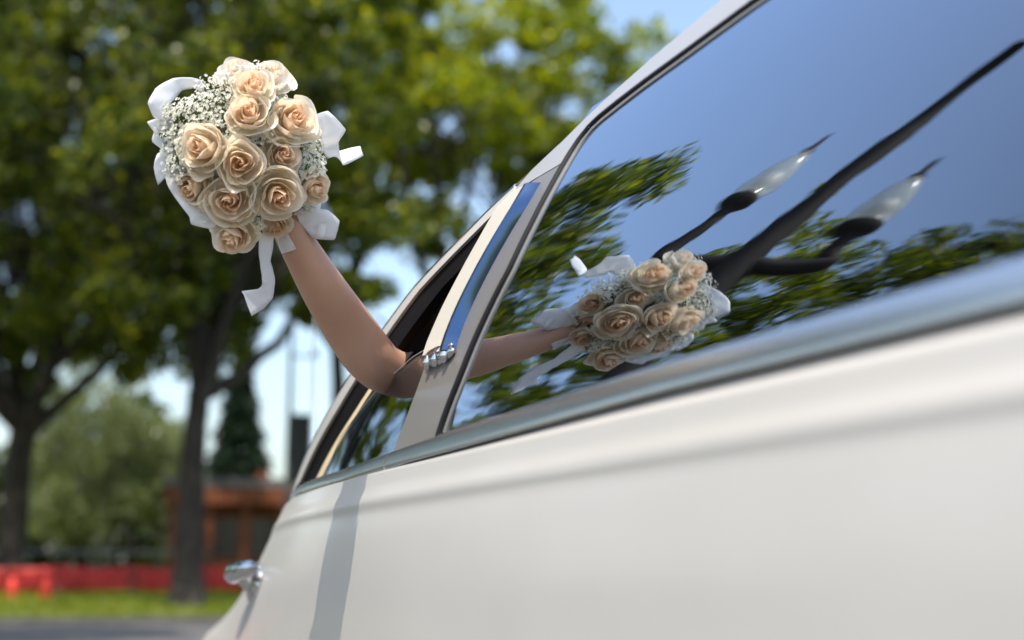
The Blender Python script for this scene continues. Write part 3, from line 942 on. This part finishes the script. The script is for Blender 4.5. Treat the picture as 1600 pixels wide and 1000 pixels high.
def leaves_at(centres, radii, counts, size, rng, flat=0.0):
    """leaf quads scattered round clump centres"""
    C = np.repeat(np.asarray(centres), counts, axis=0)
    r = np.repeat(np.asarray(radii), counts, axis=0)
    n = len(C)
    d = rng.normal(size=(n, 3)); d /= np.linalg.norm(d, axis=1)[:, None]
    P = C + d * r * (rng.random((n, 1)) ** 0.45)
    a = rng.normal(size=(n, 3)); a /= np.linalg.norm(a, axis=1)[:, None]
    up = rng.normal(size=(n, 3)) + np.array([0, 0, flat]); b = np.cross(a, up); b /= np.linalg.norm(b, axis=1)[:, None] + 1e-9
    s = size * rng.uniform(.6, 1.35, (n, 1))
    a *= s; b *= s * .62
    return np.stack([P - a, P + b * .9 - a * .1, P + a, P - b * .9 - a * .1], 1)

def branch_path(p0, p1, bend, rng, n=10):
    p0, p1 = np.array(p0, float), np.array(p1, float)
    t = np.linspace(0, 1, n)[:, None]
    P = p0 * (1 - t) + p1 * t
    k = rng.normal(size=3) * bend
    P += np.sin(t * math.pi) * k + np.array([0, 0, bend * .6]) * np.sin(t * math.pi)
    P[1:-1] += rng.normal(size=(n - 2, 3)) * bend * .12
    return P

def tree(name, label, base, trunk_r, fork_z, lean, crown_c, crown_r, n_clump, n_leaf, leaf, mat, seed, limbs=None, group=None, clump_r=.62, shell=.42, cut=None):
    rng = np.random.default_rng(seed)
    bx, by = base
    bz = ground_z(bx, by) - .1
    root = empty(name, (bx, by, bz))
    tag(root, label, 'tree', group)
    top = np.array([bx + lean[0], by + lean[1], fork_z])
    P = branch_path((bx, by, bz), top, .12, rng, 12)
    rr = np.linspace(trunk_r * 1.0, trunk_r * .72, 12); rr[0] = trunk_r * 1.5; rr[1] = trunk_r * 1.12
    mesh_obj('trunk', *tube(P, rr, 14), M_bark, root)
    cc = np.array(crown_c); cr = np.array(crown_r)
    # clumps: more of them near the outside of the crown
    d = rng.normal(size=(n_clump, 3)); d /= np.linalg.norm(d, axis=1)[:, None]
    rad = shell + (1 - shell) * rng.random((n_clump, 1)) ** .6
    cl = cc + d * cr * rad * (1 + .18 * np.sin(d[:, :1] * 5 + seed) + .12 * np.sin(d[:, 1:2] * 7 + seed))
    if cut is not None:
        cl = cl[cut(cl)]
    ends = list(limbs) if limbs else []
    while len(ends) < 7:
        ends.append(tuple(cc + rng.normal(size=3) * cr * .42))
    for i, e in enumerate(ends):
        e = np.array(e, float)
        s = top - np.array([0, 0, rng.uniform(0, .18) * (fork_z - bz)])
        B = branch_path(s, e, .35, rng)
        mesh_obj('limb', *tube(B, np.linspace(trunk_r * .55, trunk_r * .17, len(B)), 8), M_bark, root)
        # twigs from the limb to near clumps
    tw = []
    for c in cl[::2]:
        e = np.array(ends[rng.integers(len(ends))], float)
        s = top * .4 + e * .6
        B = branch_path(s, c, .2, rng, 6)
        tw.append(tube(B, np.linspace(trunk_r * .10, .012, 6), 5, False))
    o = mesh_obj('twigs', *join(tw), M_bark, root); o['kind'] = 'stuff'
    crads = clump_r * rng.uniform(.6, 1.3, (len(cl), 1)) * np.array([[1, 1, .75]])
    counts = np.maximum(8, (n_leaf / len(cl) * rng.uniform(.5, 1.5, len(cl))).astype(int))
    Q = leaves_at(cl, crads, counts, leaf, rng, .4)
    quad_mesh_np('crown', Q, mat, root)
    return root

def spot(u_dir, d):   # ground point in a plan direction
    return (u_dir[0] * d, u_dir[1] * d)

# big tree at the left edge
x, y = .063 * 37, .998 * 37
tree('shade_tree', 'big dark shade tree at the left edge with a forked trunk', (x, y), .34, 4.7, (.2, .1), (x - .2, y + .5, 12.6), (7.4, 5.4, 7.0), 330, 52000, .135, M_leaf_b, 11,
     limbs=[(.150 * 37, .989 * 37, 8.2), (.188 * 37, .982 * 37, 9.8), (x - 3.0, y, 8.5), (x + .6, y - .5, 10.0)], clump_r=.8)

# the tree whose trunk stands left of the kiosk
x, y = .176 * 29.5, .984 * 29.5
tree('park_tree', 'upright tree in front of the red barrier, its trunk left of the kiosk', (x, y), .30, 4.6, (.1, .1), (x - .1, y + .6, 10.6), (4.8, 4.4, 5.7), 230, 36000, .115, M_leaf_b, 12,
     limbs=[(x + 2.4, y, 7.6), (x + 1.4, y, 8.6), (x - 2.6, y, 8.4)])
# bright tree above the roof of the car
x, y = .345 * 35, .939 * 35
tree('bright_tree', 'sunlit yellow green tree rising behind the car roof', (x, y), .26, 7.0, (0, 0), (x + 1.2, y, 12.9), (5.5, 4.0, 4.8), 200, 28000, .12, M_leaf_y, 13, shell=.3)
x, y = .27 * 40, .963 * 40
tree('leafy_tree', 'leafy green tree further back above the bouquet', (x, y), .24, 8.6, (0, 0), (x, y, 14.0), (4.6, 4.0, 4.6), 130, 20000, .13, M_leaf_y, 14)
x, y = .064 * 45, .998 * 45
tree('back_tree', 'dense tree behind the big shade tree', (x, y), .25, 6.0, (0, 0), (x, y, 11.0), (5.4, 4.5, 5.5), 150, 24000, .13, M_leaf_b, 15)

# trees left of the picture, seen only as reflections in the long window
for i, (az, d, zc, r, rz, lab) in enumerate(((87, 20, 8.8, 2.6, 4.2, 'tall tree just outside the left edge, mirrored beside the pillar'),
                                             (79.5, 31, 6.6, 4.6, 4.4, 'low spreading tree mirrored in the half lowered rear pane'),
                                             (72, 36, 11.5, 4.2, 5.0, 'middle tree mirrored in the long window behind the street lamp'),
                                             (65, 25, 10.9, 4.3, 4.8, 'round tree mirrored to the right of the bouquet'),
                                             (58.5, 23, 10.0, 3.1, 4.8, 'tree mirrored under the lanterns in the long window'),
                                             )):
    x, y = -math.cos(R_(az)) * d, math.sin(R_(az)) * d
    tree('roadside_tree', lab, (x, y), .2, 3.8, (0, 0), (x, y, zc), (r, r, rz), 110, 14000, .12, M_leaf_a if i % 2 else M_leaf_b, 20 + i, group='trees along the road beyond the car')

# spruce: tiers of drooping needles
def spruce(label, base, h, r, seed, n=9000):
    rng = np.random.default_rng(seed)
    bz = ground_z(*base)
    root = empty('spruce', (*base, bz)); tag(root, label, 'tree')
    mesh_obj('trunk', *tube([(base[0], base[1], bz - .1), (base[0], base[1], bz + h * .5), (base[0], base[1], bz + h * .97)], [.2, .12, .02], 10), M_bark, root)
    t = rng.random(n) ** .7
    z = bz + .8 + (h - .8) * (1 - t)
    tier = .75 + .25 * np.abs(np.sin(t * 26))
    rad = r * t * tier * rng.random(n) ** .45
    a = rng.uniform(0, 6.28, n)
    C = np.stack([base[0] + rad * np.cos(a), base[1] + rad * np.sin(a), z - rad * .25], 1)
    d = np.stack([np.cos(a), np.sin(a), np.full(n, -.35)], 1) + rng.normal(size=(n, 3)) * .25
    s = np.cross(d, rng.normal(size=(n, 3))); s /= np.linalg.norm(s, axis=1)[:, None]
    L_, W = .22, .07
    Q = np.stack([C - d * L_, C + s * W, C + d * L_, C - s * W], 1)
    quad_mesh_np('crown', Q, M_leaf_s, root)
spruce('tall dark spruce behind the kiosk', (.207 * 58, .978 * 58), 10.2, 2.3, 31)
spruce('smaller dark spruce at the right of the bright gap', (.278 * 62, .961 * 62), 8.2, 2.4, 32)

def shrub(label, base, c, r, n, mat, seed, cat='shrub', name='shrub', size=.09, group=None):
    rng = np.random.default_rng(seed)
    bz = ground_z(*base)
    root = empty(name, (*base, bz)); tag(root, label, cat, group)
    st = []
    k = 16
    d = rng.normal(size=(46, 3)); d /= np.linalg.norm(d, axis=1)[:, None]
    cl = np.array(c) + d * np.array(r) * (.45 + .5 * rng.random((46, 1)))
    cl = cl[cl[:, 2] > bz + .3]
    for q in cl[:k]:
        st.append(tube(branch_path((base[0], base[1], bz - .05), q, .2, rng, 6), np.linspace(.05, .01, 6), 6))
    mesh_obj('stem', *join(st), M_bark, root)
    cnt = np.full(len(cl), n // len(cl))
    Q = leaves_at(cl, np.full((len(cl), 1), .62 * min(r) / 1.4) * np.array([[1, 1, .9]]), cnt, size, rng)
    quad_mesh_np('foliage', Q, mat, root)
x, y = .105 * 58, .994 * 58
shrub('silvery green willow bush left of the dark trunk', (x, y), (x, y, 5.6), (2.6, 2.2, 4.3), 15000, M_leaf_w, 41, name='willow_bush')
x, y = .146 * 60, .989 * 60
shrub('paler willow bush next to the dark trunk of the park tree', (x, y), (x, y, 4.9), (2.3, 2.0, 3.6), 12000, M_leaf_w, 42, name='willow_bush')

# far belt of trees, one dark mass
rng = np.random.default_rng(50)
n = 44000
az = rng.uniform(-1.25, 0.62, n); dd = rng.uniform(66, 76, n)
hz = (3.6 + 1.6 * np.sin(az * 17) + 1.1 * np.sin(az * 41 + 2)) * np.where(az < .2, 1.5, 1.0)
z = rng.random(n) ** .8 * np.maximum(hz, 1.5)
C = np.stack([dd * np.sin(az), dd * np.cos(az), .6 + z], 1)
Q = leaves_at(C, np.full((n, 1), .5), np.ones(n, int) * 1, .40, rng)
tag(quad_mesh_np('treeline', Q, M_leaf_h), 'dark belt of trees along the far edge of the park', kind='stuff')

# ------------------------------------------------------------------ red barrier, rail, cones
M_red = principled('red_netting', (0.62, 0.035, 0.03), 0.6)
noise_color(M_red, (0.34, 0.014, 0.012), (0.50, 0.022, 0.018), 1.3, 3)
M_post = principled('grey_metal', (0.30, 0.31, 0.32), 0.45, 0.7)
fa, fb = (-.05 * 35.0, 35.0), (.235 * 35.2, .972 * 35.2)
fence = empty('barrier_fence', (fa[0], fa[1], .45)); tag(fence, 'long red plastic barrier fence along the grass', 'fence')
for k in range(6):
    t0, t1 = k / 6, (k + 1) / 6
    n = 14; V = []
    for i in range(n):
        t = t0 + (t1 - t0) * (i / (n - 1)) * .985
        x = fa[0] + (fb[0] - fa[0]) * t; y = fa[1] + (fb[1] - fa[1]) * t
        w = .03 * math.sin(i * 1.3 + k) ; zt = 1.10 - .05 * math.sin(math.pi * i / (n - 1))
        for zz in np.linspace(.50, zt, 5):
            V.append((x, y + w * math.sin(zz * 5), zz))
    o = mesh_obj('barrier_panel', V, grid_faces(n, 5), M_red, fence)
    s = o.modifiers.new('t', 'SOLIDIFY'); s.thickness = .01
for k in range(7):
    t = k / 6
    x = fa[0] + (fb[0] - fa[0]) * t; y = fa[1] + (fb[1] - fa[1]) * t + .04
    mesh_obj('post', *tube([(x, y, .3), (x, y, 1.18)], [.025, .025], 8), M_post, fence)

ra, rb_ = (.03 * 39, .999 * 39), (.19 * 39, .982 * 39)
rail = empty('guard_rail', (ra[0], ra[1], .5)); tag(rail, 'grey metal guard rail behind the red barrier', 'fence')
for z in (1.05, 1.50):
    mesh_obj('rail', *tube([(ra[0], ra[1], z), ((ra[0] + rb_[0]) / 2, (ra[1] + rb_[1]) / 2, z), (rb_[0], rb_[1], z)], [.035] * 3, 8), M_post, rail)
for k in range(6):
    t = k / 5
    x = ra[0] + (rb_[0] - ra[0]) * t; y = ra[1] + (rb_[1] - ra[1]) * t
    mesh_obj('post', *tube([(x, y, .3), (x, y, 1.52)], [.03, .03], 8), M_post, rail)

M_cone = principled('orange_plastic', (0.80, 0.035, 0.015), 0.45)
M_band = principled('dull_orange_band', (0.55, 0.10, 0.05), 0.5)
for i, (dx, dy, lab) in enumerate(((.0655, .998, 'orange traffic cone at the very left, in front of the red barrier'), (.0865, .996, 'orange traffic cone in front of the red barrier, closer to the willow bush'))):
    d = 32.5; cx, cy = dx * d, dy * d; cz = ground_z(cx, cy)
    cone = empty('traffic_cone', (cx, cy, cz)); tag(cone, lab, 'cone', 'traffic cones by the red barrier')
    mesh_obj('base', *box(cx - .17, cx + .17, cy - .17, cy + .17, cz, cz + .03), M_cone, cone, smooth=False)
    mesh_obj('body', *lathe([(.13, .03), (.10, .18)], 20, (cx, cy, cz)), M_cone, cone)
    mesh_obj('band', *lathe([(.101, .182), (.088, .24)], 20, (cx, cy, cz)), M_band, cone)
    mesh_obj('tip', *lathe([(.088, .242), (.045, .44), (.03, .45)], 20, (cx, cy, cz)), M_cone, cone)

# ------------------------------------------------------------------ kiosk
M_wood = principled('red_brown_wood', (0.20, 0.055, 0.025), 0.6)
noise_color(M_wood, (0.17, 0.046, 0.018), (0.27, 0.08, 0.03), 6, 5)
M_roof = principled('grey_roof', (0.14, 0.14, 0.15), 0.7)
M_dglass = principled('dark_pane', (0.02, 0.025, 0.025), 0.15)
kd = 50.0
kx, ky = .204 * kd, .979 * kd
kz = ground_z(kx, ky)
kiosk = empty('kiosk', (kx, ky, kz)); tag(kiosk, 'red brown wooden kiosk with a flat grey roof behind the trees', 'kiosk')
ex = np.array([.979, -.204, 0]); ey = np.array([.204, .979, 0])
def kbox(name, a0, a1, b0, b1, z0, z1, mat, parent=kiosk):
    V = []
    for z in (z0, z1):
        for a, b in ((a0, b0), (a1, b0), (a1, b1), (a0, b1)):
            q = np.array([kx, ky, kz]) + ex * a + ey * b
            V.append((q[0], q[1], kz + z))
    F = [(0, 3, 2, 1), (4, 5, 6, 7), (0, 1, 5, 4), (1, 2, 6, 5), (2, 3, 7, 6), (3, 0, 4, 7)]
    return mesh_obj(name, V, F, mat, parent, smooth=False)
kbox('roof', -2.3, 3.4, -.7, 3.2, 3.30, 3.62, M_roof)
kbox('fascia', -2.25, 3.35, -.78, -.70, 2.75, 3.28, M_wood)
kbox('lower_wall', -1.9, 3.0, .0, .08, 0, 1.0, M_wood)
kbox('back_wall', -1.9, 3.0, 2.4, 2.5, 0, 3.29, M_wood)
for a in (-1.95, -.75, .45, 1.65, 2.9):
    kbox('post', a - .11, a + .11, -.55, -.33, 0, 2.745, M_wood)
for a in (-1.35, -.15, 1.05, 2.28):
    kbox('pane', a - .42, a + .42, .02, .06, 1.005, 2.3, M_dglass)
kbox('finial', -1.6, -1.2, 0, .4, 3.625, 3.9, M_wood)
kbox('finial', .8, 1.2, 0, .4, 3.625, 3.9, M_wood)

# utility pole with a dark cabinet
M_pole = principled('pole_paint', (0.10, 0.12, 0.12), 0.6)
M_cab = principled('dark_cabinet', (0.02, 0.022, 0.025), 0.5)
px, py = .240 * 44, .971 * 44
pz = ground_z(px, py)
pole = empty('utility_pole', (px, py, pz)); tag(pole, 'slim grey utility pole with a dark cabinet in the bright gap', 'pole')
mesh_obj('shaft', *tube([(px, py, pz), (px, py, 6), (px, py, 10.3)], [.10, .075, .05], 10), M_pole, pole)
mesh_obj('cabinet', *box(px + .02, px + .60, py - .45, py - .1, 3.7, 5.75), M_cab, pole, smooth=False)
mesh_obj('cross_arm', *tube([(px - .1, py, 7.6), (px + .85, py, 7.62)], [.035, .035], 8), M_pole, pole)
mesh_obj('insulator', *lathe([(.03, 0), (.08, .05), (.08, .16), (.03, .22)], 10, (px + .75, py, 7.62)), M_cab, pole)

# ------------------------------------------------------------------ street lamp with lanterns, mirrored in the window
M_iron = principled('dark_iron', (0.028, 0.023, 0.020), 0.75, spec=0.2)
M_lantern = bpy.data.materials.new('lantern_glass'); M_lantern.use_nodes = True
nn = M_lantern.node_tree.nodes; ll = M_lantern.node_tree.links
nn.clear()
out = nn.new('ShaderNodeOutputMaterial')
tp = nn.new('ShaderNodeBsdfTransparent'); tp.inputs['Color'].default_value = (.92, .92, .88, 1)
df = nn.new('ShaderNodeBsdfPrincipled'); df.inputs['Base Color'].default_value = (.80, .79, .70, 1); df.inputs['Roughness'].default_value = .15
mx = nn.new('ShaderNodeMixShader'); mx.inputs['Fac'].default_value = .38
ll.new(tp.outputs[0], mx.inputs[1]); ll.new(df.outputs[0], mx.inputs[2]); ll.new(mx.outputs[0], out.inputs[0])
M_bulb = principled('milk_glass', (.85, .85, .83), .3)
LX, LY = -1.45, 6.55
lamp = empty('street_lamp', (LX, LY, 0)); tag(lamp, 'dark iron street lamp with two glass lanterns, mirrored in the long window', 'street lamp')
mesh_obj('pole', *tube([(LX, LY, 0), (LX, LY, .6), (LX, LY, .65), (LX, LY, 3.5), (LX, LY, 4.0), (LX, LY, 4.4), (LX, LY, 5.2), (LX, LY, 5.7), (LX, LY, 5.8), (LX, LY, 7.0)],
                       [.18, .17, .12, .11, .14, .11, .095, .105, .085, .075], 16), M_iron, lamp)
for lx, ly, bz in ((-.966, 6.897, 4.77), (-1.930, 6.320, 4.50)):
    d = np.array([lx - LX, ly - LY, 0])
    arm = [np.array([LX, LY, 4.12]), np.array([LX, LY, 4.10]) + d * .5, np.array([LX, LY, 4.13]) + d * .9, np.array([LX, LY, 4.20]) + d * 1.08, np.array([lx, ly, bz - .22]), np.array([lx, ly, bz])]
    mesh_obj('arm', *tube(catmull(arm, 24), np.linspace(.10, .055, 24), 10), M_iron, lamp)
    lan = mesh_obj('lantern', *lathe([(.05, -.04), (.10, .0), (.135, .05), (.145, .12), (.13, .14)], 20, (lx, ly, bz)), M_iron, lamp)
    mesh_obj('globe', *lathe([(.125, .14), (.155, .22), (.165, .32), (.15, .46), (.11, .60), (.075, .68), (.045, .72)], 20, (lx, ly, bz)), M_lantern, lan)
    mesh_obj('bulb', *lathe([(.01, .16), (.07, .20), (.10, .28), (.09, .38), (.05, .44), (.005, .46)], 16, (lx, ly, bz)), M_bulb, lan)
    mesh_obj('finial', *lathe([(.06, .70), (.065, .73), (.03, .78), (.022, .92), (.004, .99)], 12, (lx, ly, bz)), M_iron, lan)
